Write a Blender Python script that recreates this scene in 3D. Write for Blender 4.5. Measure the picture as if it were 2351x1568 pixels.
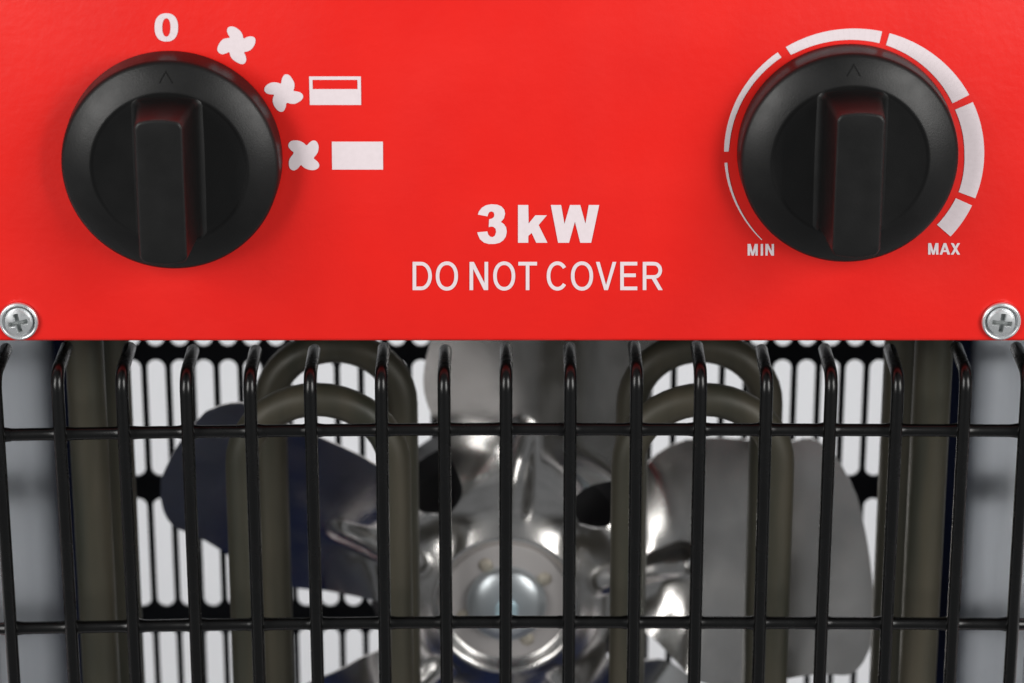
import bpy, bmesh, math, random
from math import radians, sin, cos, tan, pi, atan2, sqrt
from mathutils import Vector, Matrix
from mathutils.geometry import tessellate_polygon

for o in list(bpy.data.objects): bpy.data.objects.remove(o)
scene = bpy.context.scene
COL = scene.collection
random.seed(7)

# ------------------------------------------------------------------ camera
PITCH = radians(20.6)          # camera looks down on the upright heater
DIST = 0.64                    # metres from the lens to the panel's lower edge
FPX, IW, IH = 7160.0, 2351.0, 1568.0
CX, CY = IW / 2, IH / 2
CAM = Vector((0, -DIST * cos(PITCH), DIST * sin(PITCH)))
FWD = Vector((0, cos(PITCH), -sin(PITCH)))
UPV = Vector((0, sin(PITCH), cos(PITCH)))
cd = bpy.data.cameras.new('camera')
cam = bpy.data.objects.new('camera', cd)
COL.objects.link(cam)
cam.location = CAM
cam.rotation_euler = (radians(90) - PITCH, 0, 0)
cd.sensor_width = 36
cd.lens = 36 * FPX / IW
cd.clip_start, cd.clip_end = 0.02, 20
cd.dof.use_dof = True
cd.dof.focus_distance = DIST - 0.004
cd.dof.aperture_fstop = 16
scene.camera = cam

def at(x, y, Y):
    """point on the upright plane at depth Y seen at measured picture position x, y"""
    d = FWD * FPX + Vector((1, 0, 0)) * (x - CX) + UPV * (CY - y)
    return CAM + d * ((Y - CAM.y) / d.y)

# ------------------------------------------------------------------ world, lamps, exposure
w = bpy.data.worlds.new('World'); scene.world = w; w.use_nodes = True
bg = w.node_tree.nodes['Background']
bg.inputs[0].default_value = (0.94, 0.97, 1.0, 1); bg.inputs[1].default_value = 0.18

def area(name, loc, target, sx, sy, power, col=(1, 1, 1)):
    l = bpy.data.lights.new(name, 'AREA'); l.shape = 'RECTANGLE'
    l.size, l.size_y, l.energy, l.color = sx, sy, power, col
    o = bpy.data.objects.new(name, l); COL.objects.link(o)
    o.location = loc
    o.rotation_euler = (Vector(target) - Vector(loc)).to_track_quat('-Z', 'Y').to_euler()
    return o
area('softbox_left', (-0.62, -0.66, 0.31), (0, 0, 0), 0.40, 0.60, 6.0, (1, 0.985, 0.96))
area('softbox_right', (0.62, -0.66, 0.31), (0, 0, 0), 0.40, 0.60, 6.8, (1, 0.985, 0.96))
area('backdrop_lamp', (0, 0.32, 0.75), (0, 0.62, -0.1), 0.8, 0.3, 2.8, (0.95, 0.97, 1))
scene.view_settings.view_transform = 'Standard'
scene.view_settings.look = 'None'
scene.view_settings.exposure = 0
scene.view_settings.gamma = 1

# ------------------------------------------------------------------ materials
def nmat(name, col, rough=0.5, metal=0.0, spec=0.5, coat=0.0, bump=None, var=None, rvar=None, scale=(1, 1, 1)):
    m = bpy.data.materials.new(name); m.use_nodes = True
    nt = m.node_tree; N = nt.nodes; L = nt.links
    b = N['Principled BSDF']
    b.inputs['Base Color'].default_value = (*col, 1)
    b.inputs['Roughness'].default_value = rough
    b.inputs['Metallic'].default_value = metal
    b.inputs['Specular IOR Level'].default_value = spec
    b.inputs['Coat Weight'].default_value = coat
    b.inputs['Coat Roughness'].default_value = 0.12
    tc = N.new('ShaderNodeTexCoord'); mp = N.new('ShaderNodeMapping')
    mp.inputs['Scale'].default_value = scale
    L.new(tc.outputs['Object'], mp.inputs['Vector'])
    def noise(sc, det=3):
        n = N.new('ShaderNodeTexNoise'); n.inputs['Scale'].default_value = sc
        n.inputs['Detail'].default_value = det
        L.new(mp.outputs[0], n.inputs['Vector']); return n
    if var:
        n = noise(var[0], 5)
        r = N.new('ShaderNodeMapRange'); r.inputs['From Min'].default_value = 0.3; r.inputs['From Max'].default_value = 0.7
        L.new(n.outputs[0], r.inputs['Value'])
        mx = N.new('ShaderNodeMix'); mx.data_type = 'RGBA'
        mx.inputs[6].default_value = (*col, 1); mx.inputs[7].default_value = (*var[1], 1)
        L.new(r.outputs[0], mx.inputs[0]); L.new(mx.outputs[2], b.inputs['Base Color'])
    if rvar:
        n = noise(rvar[0], 6)
        r = N.new('ShaderNodeMapRange'); r.inputs['From Min'].default_value = 0.3; r.inputs['From Max'].default_value = 0.7
        r.inputs['To Min'].default_value = rvar[1]; r.inputs['To Max'].default_value = rvar[2]
        L.new(n.outputs[0], r.inputs['Value']); L.new(r.outputs[0], b.inputs['Roughness'])
    if bump:
        n = noise(bump[0], 4)
        bp = N.new('ShaderNodeBump'); bp.inputs['Strength'].default_value = bump[1]; bp.inputs['Distance'].default_value = bump[2]
        L.new(n.outputs[0], bp.inputs['Height']); L.new(bp.outputs[0], b.inputs['Normal'])
    return m

M = {}
M['red'] = nmat('red_enamel', (0.83, 0.0150, 0.0090), 0.36, 0, 0.45, bump=(520, 0.13, 0.0006), var=(45, (0.77, 0.0120, 0.0080)), rvar=(38, 0.30, 0.45))
M['print'] = nmat('white_print', (0.80, 0.70, 0.73), 0.5, 0, 0.3, var=(900, (0.76, 0.665, 0.69)))
M['plastic'] = nmat('black_plastic', (0.006, 0.006, 0.006), 0.38, 0, 0.36, bump=(3200, 0.12, 0.0002), rvar=(220, 0.36, 0.45))
M['engrave'] = nmat('engraved_plastic', (0.002, 0.002, 0.002), 0.6, 0, 0.18)
M['wire'] = nmat('black_wire_enamel', (0.0026, 0.0026, 0.0026), 0.24, 0, 0.42, coat=0.0, bump=(500, 0.04, 0.0003), rvar=(200, 0.22, 0.30))
M['zinc'] = nmat('zinc_plate', (0.86, 0.88, 0.89), 0.3, 0.8, rvar=(900, 0.24, 0.36))
M['alu'] = nmat('pressed_aluminium', (0.80, 0.78, 0.76), 0.2, 1.0, bump=(60, 0.05, 0.0012), rvar=(120, 0.16, 0.26), var=(90, (0.70, 0.68, 0.66)))
M['hubplate'] = nmat('dull_plate', (0.62, 0.59, 0.58), 0.5, 0.15, bump=(900, 0.15, 0.0003))
M['rivet'] = nmat('rivet_metal', (0.60, 0.55, 0.46), 0.5, 0.5)
M['dome'] = nmat('steel_cap', (0.72, 0.77, 0.80), 0.36, 0.85)
M['shaft'] = nmat('shaft_tip', (0.60, 0.80, 0.88), 0.3, 0.3)
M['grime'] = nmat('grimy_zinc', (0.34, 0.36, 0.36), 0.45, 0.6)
M['galv'] = nmat('galvanised_sheet', (0.60, 0.635, 0.67), 0.35, 0.92, rvar=(25, 0.28, 0.42), var=(40, (0.52, 0.555, 0.595)), scale=(1, 1, 0.25))
M['tube'] = nmat('oxidised_tube', (0.036, 0.037, 0.026), 0.48, 0.15, 0.5, var=(130, (0.078, 0.068, 0.047)), rvar=(120, 0.40, 0.56), scale=(1, 1, 0.15))
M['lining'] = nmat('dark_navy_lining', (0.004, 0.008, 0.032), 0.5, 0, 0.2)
M['floor_lining'] = nmat('navy_bottom_sheet', (0.010, 0.022, 0.085), 0.5, 0, 0.2)
M['back'] = nmat('black_back_plate', (0.005, 0.0055, 0.008), 0.6, 0, 0.2)
M['motor'] = nmat('motor_black', (0.018, 0.018, 0.020), 0.5, 0, 0.4)
M['white'] = nmat('white_backdrop', (0.80, 0.80, 0.81), 0.8, 0, 0.2)

# ------------------------------------------------------------------ helpers
def link(name, me, mat, parent=None, smooth=True, loc=None):
    me.materials.clear(); me.materials.append(M[mat] if isinstance(mat, str) else mat)
    if smooth:
        for p in me.polygons: p.use_smooth = True
    o = bpy.data.objects.new(name, me); COL.objects.link(o)
    if loc is not None: o.location = loc
    if parent is not None: child(o, parent)
    return o

def child(o, parent):
    o.parent = parent
    if parent.type == 'EMPTY': o.matrix_parent_inverse = Matrix.Translation(-parent.location)

def mesh(name, vs, fs):
    me = bpy.data.meshes.new(name); me.from_pydata([tuple(v) for v in vs], [], fs); me.update(); return me

def from_bm(name, bm):
    bmesh.ops.recalc_face_normals(bm, faces=bm.faces)
    me = bpy.data.meshes.new(name); bm.to_mesh(me); bm.free(); return me

def auto(o, ang=35):
    o.data.set_sharp_from_angle(angle=radians(ang))
    return o

def lathe(prof, n=72, axis='y', c=(0, 0, 0)):
    """prof: (radius, height towards the viewer), turned about the -Y axis"""
    vs, fs, rings = [], [], []
    for r, h in prof:
        if r < 1e-7:
            rings.append([len(vs)]); vs.append((c[0], c[1] - h, c[2]))
        else:
            rings.append(list(range(len(vs), len(vs) + n)))
            for i in range(n):
                a = 2 * pi * i / n
                vs.append((c[0] + r * cos(a), c[1] - h, c[2] + r * sin(a)))
    for A, B in zip(rings, rings[1:]):
        for i in range(n):
            j = (i + 1) % n
            if len(A) == 1: fs.append((A[0], B[j], B[i]))
            elif len(B) == 1: fs.append((A[i], A[j], B[0]))
            else: fs.append((A[i], A[j], B[j], B[i]))
    return vs, fs

def sweep(path, rad, n=16, round_ends=True, swell=None):
    """round tube along a path of Vectors"""
    P = [Vector(p) for p in path]
    T = []
    for i in range(len(P)):
        a = P[max(i - 1, 0)]; b = P[min(i + 1, len(P) - 1)]
        T.append((b - a).normalized())
    ref = Vector((1, 0, 0)) if abs(T[0].x) < 0.9 else Vector((0, 0, 1))
    nrm = (ref - T[0] * ref.dot(T[0])).normalized()
    stations = []
    if round_ends:
        for k in (80, 55, 30): stations.append((P[0] - T[0] * rad * 0.8 * sin(radians(k)), T[0], rad * cos(radians(k))))
    for i, (p, t) in enumerate(zip(P, T)): stations.append((p, t, rad * (swell[i] if swell else 1)))
    if round_ends:
        for k in (30, 55, 80): stations.append((P[-1] + T[-1] * rad * 0.8 * sin(radians(k)), T[-1], rad * cos(radians(k))))
    vs, fs = [], []
    for p, t, r in stations:
        nrm = (nrm - t * nrm.dot(t)).normalized(); bn = t.cross(nrm)
        for i in range(n):
            a = 2 * pi * i / n
            vs.append(p + (nrm * cos(a) + bn * sin(a)) * r)
    m = len(stations)
    for s in range(m - 1):
        for i in range(n):
            j = (i + 1) % n
            fs.append((s * n + i, s * n + j, (s + 1) * n + j, (s + 1) * n + i))
    if round_ends: fs.append(tuple(range(n))[::-1]); fs.append(tuple(range((m - 1) * n, m * n)))
    return vs, fs

def box(x0, x1, y0, y1, z0, z1, bev=0.0, seg=2):
    bm = bmesh.new()
    bmesh.ops.create_cube(bm, size=1)
    for v in bm.verts:
        v.co = Vector(((x0 + x1) / 2 + v.co.x * (x1 - x0), (y0 + y1) / 2 + v.co.y * (y1 - y0), (z0 + z1) / 2 + v.co.z * (z1 - z0)))
    if bev: bmesh.ops.bevel(bm, geom=bm.edges[:], offset=bev, segments=seg, affect='EDGES', profile=0.5)
    return bm

# ------------------------------------------------------------------ setting
FLOOR = -0.215
vs, fs = [], []
prof = [(-0.06, FLOOR)] + [(0.55, FLOOR)] + [(0.55 + 0.15 * sin(a), FLOOR + 0.15 - 0.15 * cos(a)) for a in [radians(k) for k in range(15, 91, 15)]] + [(0.70, 1.0)]
for y, z in prof: vs += [(-1.4, y, z), (1.4, y, z)]
for i in range(len(prof) - 1): fs.append((2 * i, 2 * i + 1, 2 * i + 3, 2 * i + 2))
o = link('backdrop', mesh('backdrop', vs, fs), 'white'); o['kind'] = 'structure'
o['label'] = 'plain white studio backdrop seen through the slots of the heater'

# ------------------------------------------------------------------ the heater
heater = bpy.data.objects.new('fan_heater', None); COL.objects.link(heater)
heater.location = (0, 0.05, FLOOR)
heater.empty_display_size = 0.05
heater['label'] = 'red electric fan heater with black knobs, wire grille and aluminium fan'
heater['category'] = 'heater'

W = 0.110          # inner half width
YB = 0.103         # depth of the back plate
TOP, BOT = 0.105, -0.200

# outer casing: folded sheet round the sides, top and bottom
bm = bmesh.new()
def add_box(bm, *a, **k):
    b = box(*a, **k); me = bpy.data.meshes.new('t'); b.to_mesh(me); b.free(); bm.from_mesh(me); bpy.data.meshes.remove(me)
add_box(bm, -W - 0.0030, -W - 0.0012, 0.0035, YB + 0.012, BOT, TOP, bev=0.0004)
add_box(bm, W + 0.0012, W + 0.0030, 0.0035, YB + 0.012, BOT, TOP, bev=0.0004)
add_box(bm, -W - 0.0012, W + 0.0012, 0.0035, YB + 0.012, TOP - 0.0018, TOP, bev=0.0004)
add_box(bm, -W - 0.0012, W + 0.0012, 0.0035, YB + 0.012, BOT, BOT + 0.0018, bev=0.0004)
o = link('casing', from_bm('casing', bm), 'red', heater, smooth=False)
for sx in (-1, 1):
    for sy in (0.02, 0.095):
        v, f = lathe([(0, 0.0), (0.008, 0.0), (0.009, 0.002), (0.009, 0.0148), (0, 0.0148)], 24)
        v = [(a[0], a[2], -a[1]) for a in v]      # turned upright
        o = link('foot', mesh('foot', [(x + sx * 0.09, y + sy, z + FLOOR) for x, y, z in v], f), 'plastic', heater); auto(o)

for (za, zb) in ((BOT + 0.0019, BOT + 0.0027), (TOP - 0.0027, TOP - 0.0019)):  # unseen sheets, added for the fan blades to mirror as navy
    link('inner_lining', from_bm('inner_lining', box(-W, W, 0.004, YB - 0.0005, za, zb, bev=0.0002)), 'floor_lining', heater, smooth=False)
link('divider_plate', from_bm('divider_plate', box(-W, W, 0.004, YB - 0.0005, 0.006, 0.0072, bev=0.0003)), 'motor', heater, smooth=False)['label'] = 'sheet between the control box and the fan chamber'
# side walls of bright sheet inside the casing
for s in (-1, 1):
    b = box(min(s * W, s * (W + 0.0010)), max(s * W, s * (W + 0.0010)), 0.004, YB - 0.0005, BOT + 0.003, TOP - 0.003, bev=0.0003)
    link('side_wall', from_bm('side_wall', b), 'galv', heater, smooth=False)['label'] = 'bright galvanised inner side wall'

# ---- slotted back plate
xa, xb = at(360.8, 905, YB).x, at(2015, 905, YB).x
PX = (xb - xa) / 30
X0 = (xa + xb) / 2
zg = [at(CX, y, YB).z for y in (817, 1119, 1423)]
PZ = (zg[0] - zg[2]) / 2
ncol, NROW = 36, 6
sw = PX * 0.375                      # half width of a slot
gap = (at(CX, 1094, YB).z - at(CX, 1144, YB).z)
sl = (PZ - gap) / 2                  # half length
ztop = zg[1] + 3 * PZ
DZ = at(CX, 817, YB).z - at(CX, 828, YB).z
def slot_tile(vs, fs, cx, cz, y, up=0.0, down=0.0):
    n = 10
    inner = []
    for i in range(n + 1):
        a = pi * i / n; inner.append((cx + sw * cos(a), cz + sl + up - sw + sw * sin(a)))
    for i in range(n + 1):
        a = pi + pi * i / n; inner.append((cx + sw * cos(a), cz - sl - down + sw + sw * sin(a)))
    hx, hz = PX / 2, PZ / 2
    outer = []
    for i in range(n + 1):
        t = i / n; outer.append((cx + hx * (1 - 2 * t), cz + hz) if 0 < i < n else (cx + (hx if i == 0 else -hx), cz + hz))
    for i in range(n + 1):
        t = i / n; outer.append((cx - hx * (1 - 2 * t), cz - hz))
    k = len(vs); m = len(inner)
    vs += [(x, y, z) for x, z in inner] + [(x, y, z) for x, z in outer]
    for i in range(m):
        j = (i + 1) % m
        fs.append((k + i, k + j, k + m + j, k + m + i))
vs, fs = [], []
for c in range(ncol):
    for r in range(NROW):
        slot_tile(vs, fs, X0 + (c - (ncol - 1) / 2 + 0.5) * PX, ztop - (r + 0.5) * PZ, YB, DZ if r == 2 else 0, DZ if r == 1 else 0)
bm = bmesh.new(); me = mesh('t', vs, fs); bm.from_mesh(me); bpy.data.meshes.remove(me)
bmesh.ops.remove_doubles(bm, verts=bm.verts, dist=1e-5)
xl, xr = X0 + (-(ncol) / 2 + 0.5) * PX, X0 + (ncol / 2 + 0.5) * PX
zb_ = ztop - NROW * PZ
for (a, b, c, d) in ((-W, xl, zb_, ztop), (xr, W, zb_, ztop), (-W, W, ztop, TOP - 0.002), (-W, W, BOT + 0.002, zb_)):
    if b - a > 1e-4 and d - c > 1e-4:
        bm.faces.new([bm.verts.new(p) for p in ((a, YB, c), (b, YB, c), (b, YB, d), (a, YB, d))])
r = bmesh.ops.extrude_face_region(bm, geom=bm.faces[:])
bmesh.ops.translate(bm, verts=[e for e in r['geom'] if isinstance(e, bmesh.types.BMVert)], vec=(0, 0.0009, 0))
o = link('back_plate', from_bm('back_plate', bm), 'back', heater, smooth=False)
o['label'] = 'black back plate with rows of upright rounded slots'

for s_ in (-1, 1):  # navy strips paint the shadow tint of the back corners
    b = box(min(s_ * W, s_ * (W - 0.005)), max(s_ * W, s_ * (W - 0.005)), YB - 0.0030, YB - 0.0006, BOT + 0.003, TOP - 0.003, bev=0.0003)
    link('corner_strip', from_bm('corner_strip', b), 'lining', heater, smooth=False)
# ---- motor behind the fan
YF = 0.073                            # depth of the fan's mid plane
HUB = at(1163, 1369, YF)
v, f = lathe([(0.0, 0.0), (0.033, 0.0), (0.0345, 0.002), (0.0345, 0.012), (0.031, 0.016), (0.018, 0.017), (0.0165, 0.018), (0.006, 0.018), (0, 0.018)], 64, c=(HUB.x, YB - 0.0003, HUB.z))
auto(link('motor', mesh('motor', v, f), 'motor', heater))

# ---- fan: pressed aluminium
NB, RT = 5, 0.0862
A0 = radians(12.5)
def smooth01(t):
    t = max(0, min(1, t)); return t * t * (3 - 2 * t)
def half_angle(r, side):
    """angle from the blade's middle to its edge; side -1 leading, +1 trailing"""
    full = pi / NB
    if r <= 0.0265: return full
    if r < 0.0325:                                   # round bottom of the gap between two blades
        t = (0.0325 - r) / 0.006
        wdt = 0.0060 * sqrt(max(0, 1 - t * t))
    else:
        wdt = 0.0060 - 0.0020 * smooth01((r - 0.0325) / 0.02)
    g = full - wdt / r
    if side < 0: g -= radians(18.5) * smooth01((r - 0.045) / 0.035)
    else: g -= radians(12) * smooth01((r - 0.035) / 0.045)
    if r > RT - 0.009:
        t = (r - (RT - 0.009)) / 0.009
        g *= sqrt(max(0.0, 1 - (t ** 2.6) * 0.75))
    return g
def blade_w(r, p):
    """height towards the viewer at radius r, angle p from the blade's middle"""
    ramp = smooth01((r - 0.027) / 0.019)
    pitch = tan(radians(30.5))
    w = -pitch * r * sin(p) * ramp
    # slight cupping
    w += ramp * 0.0035 * (sin(p) * r / 0.03) ** 2 * 0.5
    # hub slope
    w += max(0.0, 0.0050 - 0.52 * max(0.0, r - 0.0177) * (1 - 0.5 * smooth01((r - 0.0197) / 0.012)))
    # pressed rib
    rr = 0.0425
    d = abs(r * sin(p)) if r < rr else sqrt((r * sin(p)) ** 2 + (r * cos(p) - rr) ** 2)
    hw = 0.0040
    w += 0.0019 * smooth01(1.2 * (1 - d / hw)) * smooth01((r - 0.0200) / 0.006)
    # shoulder crease along the trailing side
    w -= 0.0022 * smooth01((sin(p) * r + 0.004) / 0.010) * smooth01((r - 0.024) / 0.010) * (1 - smooth01((r - 0.05) / 0.02)) * 0.1
    return w
fan_prof = [(0.0146, 0.0028), (0.0150, 0.0029), (0.0154, 0.0032), (0.0166, 0.0046), (0.0170, 0.00495), (0.0173, 0.00508), (0.0177, 0.0050)]
v, f = lathe([(0.0001, 0.0026)] + fan_prof, 120, c=tuple(HUB))
fan = link('fan', mesh('fan_hub', v, f), 'alu', heater)
fan['label'] = 'pressed aluminium fan with five broad ribbed blades'
bl = None
NR, NP = 58, 44
def blade_mesh():
    vs, fs = [], []
    rs = [0.0176 + (RT - 0.0176) * (i / NR) for i in range(NR + 1)]
    for r in rs:
        hn, hp = half_angle(r, -1), half_angle(r, 1)
        sk = -radians(6.5) * smooth01((r - 0.05) / 0.03)
        for j in range(NP + 1):
            t = 2 * j / NP - 1; p = t * (hp if t > 0 else hn)
            q = p + sk
            vs.append((r * cos(q), -blade_w(r, q if r > 0.03 else p), r * sin(q)))
    for i in range(NR):
        for j in range(NP):
            a = i * (NP + 1) + j
            fs.append((a, a + NP + 1, a + NP + 2, a + 1))
    # thickness
    n = len(vs)
    vs2 = [(x, y + 0.0008, z) for x, y, z in vs]
    fs2 = [tuple(k + n for k in reversed(q)) for q in fs]
    rim = []
    for j in range(NP): rim.append((NR * (NP + 1) + j, NR * (NP + 1) + j + 1))
    for i in range(NR):
        rim.append(((i + 1) * (NP + 1), i * (NP + 1))); rim.append((i * (NP + 1) + NP, (i + 1) * (NP + 1) + NP))
    fr = [(a, a + n, b + n, b) for a, b in rim]
    bm = bmesh.new(); me = mesh('t', vs + vs2, fs + fs2 + fr); bm.from_mesh(me); bpy.data.meshes.remove(me)
    return from_bm('blade', bm)
bme = blade_mesh()
for k in range(NB):
    o = link('blade', bme, 'alu', fan, loc=HUB)
    o.rotation_euler = (0, -(A0 + 2 * pi * k / NB), 0)
    if k == 0: auto(o, 50)
v, f = lathe([(0, 0.0020), (0.0145, 0.0020), (0.0147, 0.0022), (0.0147, 0.0030), (0.0143, 0.0032), (0.0, 0.0032)], 96, c=tuple(HUB))
pl = auto(link('hub_plate', mesh('hub_plate', v, f), 'hubplate', fan))
for a in (117, 34, 200, 297):
    c = (HUB.x + 0.0108 * cos(radians(a)), HUB.y - 0.0031, HUB.z + 0.0108 * sin(radians(a)))
    v, f = lathe([(0.0017, 0), (0.0016, 0.0005), (0.0012, 0.0008), (0, 0.0009)], 20, c=c)
    link('rivet', mesh('rivet', v, f), 'rivet', fan)
v, f = lathe([(0.0095, 0.0033), (0.0095, 0.0040)] + [(0.0094 * cos(radians(k)), 0.0044 + 0.0031 * sin(radians(k))) for k in range(8, 90, 8)] + [(0, 0.0075)], 64, c=tuple(HUB))
link('dome_nut', mesh('dome_nut', v, f), 'dome', fan)
v, f = lathe([(0.0027, 0.0070), (0.0027, 0.0100), (0.0024, 0.0106), (0, 0.0108)], 24, c=tuple(HUB))
auto(link('shaft_tip', mesh('shaft_tip', v, f), 'shaft', fan))

# ---- heating elements
def u_tube(x_l, x_r, y_leg, y_apex, Y, rad, name='heating_element'):
    """U bent tube: outer left and right edges measured at y_leg, apex centre line at y_apex"""
    xl, xr = at(x_l, y_leg, Y).x + rad, at(x_r, y_leg, Y).x - rad
    R = (xr - xl) / 2; cx = (xl + xr) / 2
    za = at(cx, y_apex, Y).z if False else at(CX, y_apex, Y).z
    zc = za - R * 0.92
    path = [Vector((xl, Y, -0.19)), Vector((xl, Y, -0.14)), Vector((xl, Y, -0.09))]
    for k in range(0, 181, 9):
        a = radians(180 - k)
        path.append(Vector((cx + R * cos(a), Y, zc + R * 0.92 * sin(a))))
    path += [Vector((xr, Y, -0.09)), Vector((xr, Y, -0.14)), Vector((xr, Y, -0.19))]
    v, f = sweep(path, rad, 24, False)
    o = link(name, mesh(name, v, f), 'tube', heater)
    return o
Y1, Y2, TR = 0.024, 0.050, 0.00365
u_tube(518, 944, 1090, 917, Y1, TR)['label'] = 'olive grey bent heater tube, front loop left of the fan hub'
u_tube(590, 962, 1150, 795, Y2, TR)['label'] = 'olive grey bent heater tube, rear loop left of the fan hub'
u_tube(1403, 1823, 1090, 917, Y1, TR)['label'] = 'olive grey bent heater tube, front loop right of the fan hub'
u_tube(1412, 1790, 1150, 795, Y2, TR)['label'] = 'olive grey bent heater tube, rear loop right of the fan hub'
for (xa_, Yt) in ((207, Y1), (268, Y2), (2131, Y1), (2060, Y2)):
    X = at(xa_, 1062, Yt).x
    v, f = sweep([Vector((X, Yt, z)) for z in (-0.19, -0.1, -0.03, 0.0058)], TR + 0.0005, 24, False)
    link('heating_element', mesh('heating_element', v, f), 'tube', heater)['label'] = 'straight heater tube near the side wall'

# ---- grille
YG, WR = -0.0045, 0.00135
YE = 0.0110
wx = [-5, 137, 284, 431, 577, 714, 877, 1020, 1162, 1309, 1460, 1606, 1757, 1905, 2057, 2212, 2352]
ZT = at(CX, 799, YE).z
R = 0.0034
path = [Vector((0, YE, ZT)), Vector((0, 0.004, ZT)), Vector((0, YG + R, ZT))]
for k in range(15, 91, 15): path.append(Vector((0, YG + R - R * sin(radians(k)), ZT - R + R * cos(radians(k)))))
for z in (-0.03, -0.06, -0.10, -0.15): path.append(Vector((0, YG, z)))
for k in range(0, 91, 15): path.append(Vector((0, YG + R - R * cos(radians(k)), -0.19 - R * sin(radians(k)))))
path.append(Vector((0, 0.0045, -0.19 - R)))
v, f = sweep(path, WR, 18)
wme = mesh('grille_wire', v, f)
for x in wx:
    o = link('grille_wire', wme, 'wire', heater, loc=(at(x, 985, YG).x, 0, random.uniform(-0.0006, 0.0006)))
    o.rotation_euler = (0, random.uniform(-0.0025, 0.0025), 0)
YC = YG + 2 * WR - 0.0002
for yl, yc, yr in ((999, 985, 989), (1443, 1428, 1433)):
    zc = at(CX, yc, YC).z; zl = at(0, yl, YC).z; zr = at(IW, yr, YC).z
    hw_ = W + 0.0022
    path = [Vector((-hw_ , 0.0033, zl)), Vector((-hw_ - 0.0005, YC + 0.003, zl)), Vector((-hw_ + 0.001, YC + 0.0006, zl))]
    xs = [(i / 10 * (hw_ - 0.004), 1.0) for i in range(-10, 11)]
    for x in wx:
        X = at(x, 985, YG).x
        for d, k in ((-0.0026, 1.0), (-0.0017, 1.08), (-0.0009, 1.2), (0, 1.25), (0.0009, 1.2), (0.0017, 1.08), (0.0026, 1.0)):
            if abs(X + d) < hw_ - 0.004: xs.append((X + d + random.uniform(-0.0001, 0.0001), k * random.uniform(0.99, 1.02)))
    xs.sort()
    xs = [q for i, q in enumerate(xs) if i == 0 or q[0] - xs[i - 1][0] > 0.0004]
    swl = [1.0] * 3 + [q[1] for q in xs] + [1.0] * 3
    for x, k in xs:
        t = x / (hw_ - 0.004)
        z = zc + ((zl if t < 0 else zr) - zc) * abs(t) ** 1.6
        path.append(Vector((x, YC, z)))
    path += [Vector((hw_ - 0.001, YC + 0.0006, zr)), Vector((hw_ + 0.0005, YC + 0.003, zr)), Vector((hw_, 0.0033, zr))]
    v, f = sweep(path, WR * 0.98, 18, swell=swl)
    link('grille_crossbar', mesh('grille_crossbar', v, f), 'wire', heater)

# ---- red control panel
zp = at(CX, 784.5, 0).z
b = box(-W - 0.0035, W + 0.0035, 0.0, 0.003, zp, TOP + 0.0005, bev=0.0009, seg=3)
panel = link('control_panel', from_bm('control_panel', b), 'red', heater)
auto(panel, 60)
panel['label'] = 'red enamelled control panel with white printed markings'

# printed markings, each as flat ink film
def to_pts(pts, ox, oy, sc):
    return [((ox + x / sc) / 1.40281, (oy + y / sc) / 1.40306) for x, y in pts]
INK = -0.00012
def film(name, polys, label=None, smoothit=0):
    """polys: list of outlines in measured picture positions, laid on the panel plane"""
    vs, fs = [], []
    for q, poly in enumerate(polys):
        pts = poly
        for _ in range(smoothit):
            n = []
            for i in range(len(pts)):
                a, b = pts[i], pts[(i + 1) % len(pts)]
                n += [(a[0] * .75 + b[0] * .25, a[1] * .75 + b[1] * .25), (a[0] * .25 + b[0] * .75, a[1] * .25 + b[1] * .75)]
            pts = n
        P = [at(x, y, 0) for x, y in pts]
        tri = tessellate_polygon([[Vector((p.x, p.z, 0)) for p in P]])
        k = len(vs)
        vs += [(p.x, INK - 0.00001 * (q % 4), p.z) for p in P]
        for t in tri:
            a, b_, c = (P[i] for i in t)
            s = (b_.x - a.x) * (c.z - a.z) - (b_.z - a.z) * (c.x - a.x)
            fs.append(tuple(k + i for i in (t if s > 0 else reversed(t))))
    o = link(name, mesh(name, vs, fs), 'print', panel, smooth=False)
    if label: o['label'] = label
    return o
def stroke(pts, wd, closed=False):
    """one outline (or list of quads) of a pen stroke"""
    out = []
    n = len(pts)
    L_, R_ = [], []
    for i in range(n):
        p = Vector(pts[i])
        if closed: a, b = Vector(pts[i - 1]), Vector(pts[(i + 1) % n])
        else: a, b = Vector(pts[max(i - 1, 0)]), Vector(pts[min(i + 1, n - 1)])
        d1 = (p - a).normalized() if (p - a).length > 1e-9 else (b - p).normalized()
        d2 = (b - p).normalized() if (b - p).length > 1e-9 else d1
        t = (d1 + d2).normalized(); nn = Vector((-t.y, t.x))
        k = wd / 2 / max(0.35, nn.dot(Vector((-d1.y, d1.x))))
        L_.append(tuple(p + nn * k)); R_.append(tuple(p - nn * k))
    if closed:
        for i in range(n):
            j = (i + 1) % n
            out.append([L_[i], L_[j], R_[j], R_[i]])
    else: out.append(L_ + R_[::-1])
    return out
def ell(cx, cy, rx, ry, a0=0, a1=360, n=40, e=2.0):
    P = []
    full = abs(a1 - a0) >= 360
    for i in range(n if full else n + 1):
        a = radians(a0 + (a1 - a0) * i / n)
        c, s = cos(a), sin(a)
        P.append((cx + rx * math.copysign(abs(c) ** (2 / e), c), cy - ry * math.copysign(abs(s) ** (2 / e), s)))
    return P

# numeral 0
def ring_polys(outer, inner):
    n = len(outer)
    return [[outer[i], outer[(i + 1) % n], inner[(i + 1) % n], inner[i]] for i in range(n)]
O_ = to_pts(ell(764, 125, 54, 65, n=48, e=2.35), 0, 0, 1.4254)
I_ = to_pts(ell(764, 125, 19, 42, n=48, e=2.2), 0, 0, 1.4254)
film('numeral_zero', ring_polys(O_, I_), 'white printed numeral 0 above the left knob')
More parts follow.
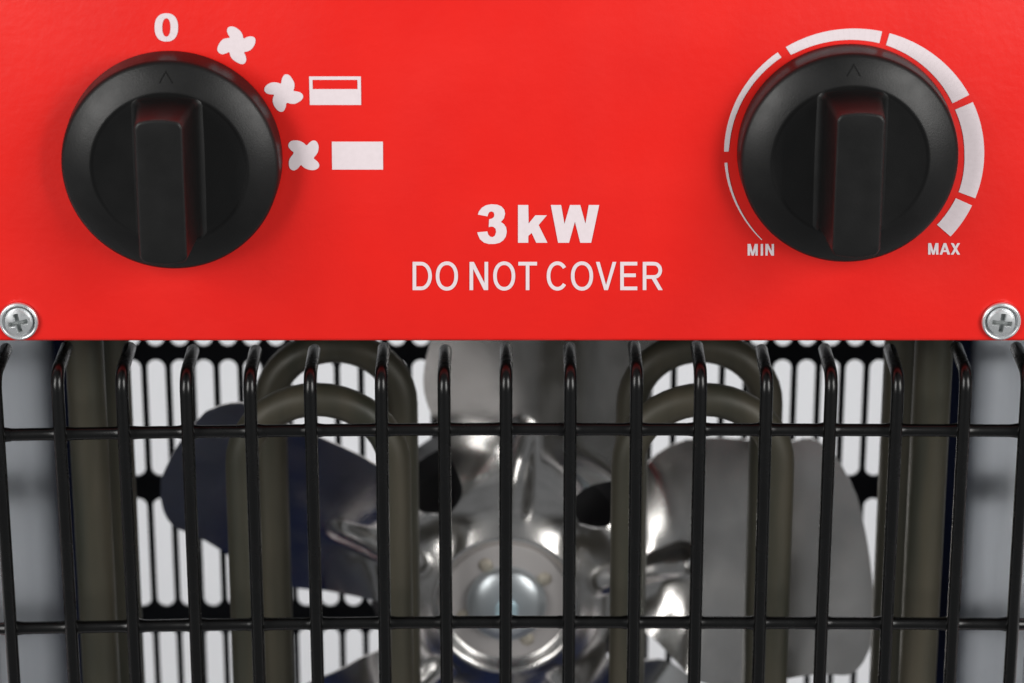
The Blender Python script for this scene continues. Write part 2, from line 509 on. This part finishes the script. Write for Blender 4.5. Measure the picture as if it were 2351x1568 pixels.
# fan symbols
F1 = [(715,620),(650,530),(615,420),(635,345),(700,300),(790,300),(900,350),(1000,430),(1055,520),(1080,655),(1180,595),(1280,575),(1370,590),(1420,650),(1420,740),(1380,850),(1300,950),(1200,1005),(1085,1020),(1140,1110),(1165,1220),(1145,1310),(1080,1360),(1000,1360),(880,1300),(770,1220),(710,1130),(690,1010),(600,1055),(500,1085),(420,1065),(355,1000),(345,920),(380,820),(440,720),(520,650),(600,632)]
F2 = [(375,262),(378,200),(405,140),(440,122),(490,135),(530,190),(560,250),(560,310),(540,360),(600,365),(655,385),(685,425),(675,470),(630,510),(570,540),(510,540),(445,520),(440,580),(415,635),(375,658),(325,635),(280,580),(255,520),(255,460),(280,408),(220,408),(160,390),(133,345),(145,300),(195,255),(260,235),(320,240)]
F3 = [(730,1130),(770,1080),(820,1050),(865,1060),(895,1105),(900,1170),(880,1240),(820,1302),(870,1335),(910,1385),(905,1430),(860,1465),(800,1472),(730,1455),(680,1425),(650,1390),(615,1440),(565,1475),(520,1470),(485,1430),(478,1360),(495,1300),(560,1225),(510,1190),(470,1140),(480,1085),(520,1055),(590,1050),(650,1065),(700,1095)]
film('fan_symbol', [to_pts(F1, 660, 50, 8.711)], 'white four-petal fan symbol nearest the numeral 0', 1)
film('fan_symbol', [to_pts(F2, 820, 210, 4.355)], 'white four-petal fan symbol beside the half filled rectangle', 1)
film('fan_symbol', [to_pts(F3, 820, 210, 4.355)], 'white four-petal fan symbol beside the solid rectangle', 1)
q = [[(765,155),(1490,155),(1491,203),(766,203)], [(766,203),(812,203),(815,332),(769,332)], [(1443,203),(1491,203),(1493,332),(1445,332)], [(769,332),(1493,332),(1495,555),(775,555)]]
film('heat_symbol', [to_pts(p, 820, 210, 4.355) for p in q], 'white outlined rectangle with its lower half filled')
film('heat_symbol', [to_pts([(1083,1070),(1800,1070),(1803,1462),(1088,1462)], 820, 210, 4.355)], 'solid white rectangle')
# 3 kW
T3 = [(200,258),(215,210),(265,145),(330,105),(420,88),(520,95),(590,125),(635,180),(648,245),(630,320),(578,380),(630,415),(665,470),(676,540),(660,620),(620,680),(560,722),(480,742),(380,742),(300,720),(235,665),(200,590),(190,550),(355,535),(370,585),(400,620),(440,630),(480,605),(500,545),(490,490),(455,460),(415,455),(378,465),(385,335),(430,325),(462,300),(472,262),(460,222),(425,205),(390,215),(370,245),(360,288)]
TK = [(860,100),(1030,100),(1035,405),(1145,270),(1335,270),(1200,430),(1345,722),(1160,722),(1085,560),(1030,610),(1030,722),(860,722)]
TW = [(1400,100),(1570,100),(1625,410),(1715,100),(1885,100),(1970,410),(2025,100),(2197,100),(2065,722),(1885,722),(1797,375),(1700,722),(1520,722)]
film('power_text', [to_pts(p, 1500, 640, 5.111) for p in (T3, TK, TW)], 'bold white lettering 3 kW')
# DO NOT COVER
S = 25; yt, yb = 638, 808
lets = []
def L(pts, closed=False, wd=S): 
    for p in stroke(pts, wd, closed): lets.append(to_pts(p, 1200, 550, 2.1373))
def P_(pts): lets.append(to_pts(pts, 1200, 550, 2.1373))
def Oh(x0, x1): L(ell((x0 + x1) / 2, 723, (x1 - x0) / 2 - S / 2, 88, e=2.15, n=44), True)
L([(288, yt), (335, yt)] + ell(335, 723, 61, 85, 80, -80, 14) + [(335, yb), (288, yb)], True)
Oh(435, 588)
L([(680, 820), (680, 626)]); L([(783, 820), (783, 626)]); P_([(668, 626), (697, 626), (795, 820), (766, 820)])
Oh(830, 982)
L([(1003, yt), (1132, yt)]); L([(1067, yt + 12), (1067, 820)])
L(ell(1272, 723, 61, 88, 38, 322, 36, e=2.1))
Oh(1365, 1518)
P_([(1537, 626), (1563, 626), (1607, 785), (1652, 626), (1678, 626), (1620, 820), (1594, 820)])
L([(1822, yt), (1717, yt), (1717, yb), (1822, yb)]); L([(1729, 718), (1812, 718)])
L([(1872, 820), (1872, 626)]); L([(1884, yt), (1930, yt)] + ell(1938, 684, 42, 46, 75, -75, 12) + [(1930, 730), (1884, 730)]); P_([(1921, 742), (1950, 738), (1997, 820), (1967, 820)])
film('warning_text', lets, 'thin white lettering DO NOT COVER')
# MIN, MAX
def small(name, polys, label):
    film(name, [to_pts(p, 2380, 740, 3.177) for p in polys], label)
def letter_m(x0, x1, t, b):
    m = (x0 + x1) / 2; k = 25
    return [[(x0, t), (x0 + k, t), (x0 + k, b), (x0, b)], [(x1 - k, t), (x1, t), (x1, b), (x1 - k, b)], [(x0 + 4, t), (x0 + 31, t), (m, b - 38), (x1 - 31, t), (x1 - 4, t), (m + 11, b), (m - 11, b)]]
def letter_n(x0, x1, t, b):
    k = 24
    return [[(x0, t), (x0 + k, t), (x0 + k, b), (x0, b)], [(x1 - k, t), (x1, t), (x1, b), (x1 - k, b)], [(x0 + 2, t), (x0 + 28, t), (x1 - 2, b), (x1 - 28, b)]]
small('dial_text', letter_m(88, 192, 143, 262) + [[(222, 143), (246, 143), (246, 262), (222, 262)]] + letter_n(270, 358, 143, 262), 'small white lettering MIN')
small('dial_text', letter_m(1935, 2040, 135, 252) + [[(2052, 252), (2092, 135), (2120, 135), (2106, 172), (2078, 252)], [(2092, 135), (2120, 135), (2160, 252), (2133, 252), (2106, 172)], [(2080, 206), (2132, 206), (2138, 226), (2074, 226)],
      [(2166, 135), (2195, 135), (2262, 252), (2233, 252)], [(2233, 135), (2261, 135), (2194, 252), (2166, 252)]], 'small white lettering MAX')
# dial scale: six arc segments that widen clockwise
TH = [(224.6, .007), (184, .022), (178, .038), (126, .050), (121, .077), (77, .097), (74, .10), (28, .145), (24, .15), (0, .152), (-21, .137), (-25, .138), (-43, .14)]
def thick(a):
    for (a0, t0), (a1, t1) in zip(TH, TH[1:]):
        if a1 <= a <= a0: return t0 + (t1 - t0) * (a0 - a) / (a0 - a1)
    return TH[-1][1]
for a0, a1 in ((224.6, 184.6), (179.4, 126), (121.7, 77.6), (74.2, 27.8), (24.1, -21.4), (-25, -42.2)):
    n = 18; o1, i1 = [], []
    for i in range(n + 1):
        a = a0 + (a1 - a0) * i / n; r = radians(a); t = 1 - thick(a)
        o1.append((785 + 597 * cos(r), 701 - 571 * sin(r))); i1.append((785 + 597 * t * cos(r), 701 - 571 * t * sin(r)))
    film('dial_scale', [to_pts([o1[i], o1[i + 1], i1[i + 1], i1[i]], 2200, 0, 1.4253) for i in range(n)])

# ---- knobs
def grip_outline(hw, hl, bulge, rc, n=6):
    """rounded rectangle with slightly arched ends, in x, z"""
    P = []
    for (sx, sz, a0) in ((1, 1, 0), (-1, 1, 90), (-1, -1, 180), (1, -1, 270)):
        for i in range(n + 1):
            a = radians(a0 + 90 * i / n)
            P.append([sx * (hw - rc) + rc * cos(a), sz * (hl - rc) + rc * sin(a)])
        if a0 in (0, 180):
            for i in range(1, 8):
                t = i / 8
                P.append([sx * (hw - rc) * (1 - 2 * t), sz * hl])
    for p in P:
        t = p[0] / hw
        p[1] += math.copysign(bulge * (1 - t * t), p[1]) if abs(p[1]) > hl - rc - 1e-9 else 0
    return P
kb_v, kb_f = lathe([(0.0219, 0.0), (0.0219, 0.0005), (0.0217, 0.0058), (0.02158, 0.0063), (0.0213, 0.0066), (0.0209, 0.0070), (0.0163, 0.00815), (0.0160, 0.00827), (0.01575, 0.00832), (0.0155, 0.0083), (0.0152, 0.0082), (0.0149, 0.00816), (0.008, 0.0081), (0, 0.0081)], 128)
kme = mesh('knob_skirt', kb_v, kb_f)
layers = [(0.0080, 1.5), (0.0083, 0.95), (0.0088, 0.45), (0.0096, 0.12), (0.0106, 0.0)]
vs, fs = [], []
def gl(h, add, top=0.0):
    t = (h - 0.0080) / 0.0160
    hw = 0.0058 + (0.00462 - 0.0058) * t + add * 0.001 - top
    hl = 0.0139 + (0.0140 - 0.0139) * t + add * 0.0004 - top
    return [(x, -h, z) for x, z in grip_outline(hw, hl, 0.0007, max(0.0004, 0.0011 - top * 0.3))]
rows = [gl(h, a) for h, a in layers] + [gl(0.0150, 0), gl(0.0200, 0), gl(0.0234, 0)]
for k in range(15, 91, 15): rows.append(gl(0.0234 + 0.0005 * sin(radians(k)), 0, 0.0005 * (1 - cos(radians(k)))))
NPT = len(rows[0])
for r in rows: vs += r
for s in range(len(rows) - 1):
    for i in range(NPT):
        j = (i + 1) % NPT
        fs.append((s * NPT + i, s * NPT + j, (s + 1) * NPT + j, (s + 1) * NPT + i))
# slightly dished top
ins = [(x * 0.55, y, z * 0.8) for x, y, z in rows[-1]]; k0 = len(vs); vs += ins
for i in range(NPT):
    j = (i + 1) % NPT
    fs.append(((len(rows) - 1) * NPT + i, (len(rows) - 1) * NPT + j, k0 + j, k0 + i))
fs.append(tuple(range(k0, k0 + NPT)))
bm = bmesh.new(); me = mesh('t', vs, fs); bm.from_mesh(me); bpy.data.meshes.remove(me)
gme = from_bm('grip', bm)
# arrow head engraved on the rim
pv, pf = [], []
for q, pts in enumerate(stroke([(-0.0013, 0.0175), (0.0, 0.0197), (0.0013, 0.0175)], 0.00026)):
    pv = [(x, -(0.00819 - (z - 0.0163) * 0.25), z) for x, z in pts]; 
    pf = [(0, 1, 4, 5), (1, 2, 3, 4)]
pme = mesh('pointer_mark', pv, pf)
for (x, y, lab) in ((398.5, 358.5, 'black rotary knob of the heat setting beside the fan symbols'), (1942.5, 343, 'black rotary thermostat knob inside the white dial scale')):
    c = at(x, y, 0); c.y = -0.0003
    k = link('rotary_knob', kme, 'plastic', heater, loc=c); k['label'] = lab
    g = link('grip', gme, 'plastic', k); auto(g, 40)
    link('pointer_mark', pme, 'engrave', k, smooth=False)
auto(bpy.data.objects['rotary_knob'], 50)

# ---- screws
cup = [(0.0040, 0.0), (0.00405, 0.0003), (0.0040, 0.0006), (0.0038, 0.00082), (0.0036, 0.00085), (0.0034, 0.0007), (0.0033, 0.0003), (0.0031, 0.0001), (0.001, 0.0001)]
for (x, y, rot) in ((44, 735.5, 12), (2298, 735.5, -6)):
    c = at(x, y, 0); c.y = -0.0002
    v, f = lathe(cup, 48)
    s = link('screw', mesh('screw_washer', v, f), 'zinc', heater, loc=c)
    s['label'] = 'zinc cross-head screw with washer'
    n, nr = 120, 36
    vs, fs = [(0, 0, 0)], []
    def hh(r, a):
        if r > 0.00262: base = 0.0015 - (r - 0.00262) / 0.00028 * 0.0012
        else: base = 0.0018 - 0.0003 * (r / 0.00262) ** 2
        px, pz = r * cos(a), r * sin(a)
        ca, sa = cos(radians(rot)), sin(radians(rot))
        u, vv = abs(px * ca + pz * sa), abs(-px * sa + pz * ca)
        e = 0.00018
        arm = lambda p, q: smooth01((0.00205 - p) / e) * smooth01((0.00052 - q) / e)
        return base - 0.0013 * max(arm(u, vv), arm(vv, u))
    vs[0] = (0, -hh(0, 0), 0)
    rr_ = [0.0029 * (i / nr) for i in range(1, nr)] + [0.00262, 0.00275, 0.0029]
    rr_ = sorted(set(rr_))
    for r in rr_:
        for i in range(n):
            a = 2 * pi * i / n; vs.append((r * cos(a), -hh(r, a), r * sin(a)))
    for i in range(n): fs.append((0, 1 + i, 1 + (i + 1) % n))
    for q in range(len(rr_) - 1):
        for i in range(n):
            j = (i + 1) % n
            fs.append((1 + q * n + i, 1 + (q + 1) * n + i, 1 + (q + 1) * n + j, 1 + q * n + j))
    bm = bmesh.new(); me = mesh('t', vs, fs); bm.from_mesh(me); bpy.data.meshes.remove(me)
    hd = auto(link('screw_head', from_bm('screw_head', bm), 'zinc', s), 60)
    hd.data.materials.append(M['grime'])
    for p in hd.data.polygons:                       # shade in the cross recess, painted as darker zinc
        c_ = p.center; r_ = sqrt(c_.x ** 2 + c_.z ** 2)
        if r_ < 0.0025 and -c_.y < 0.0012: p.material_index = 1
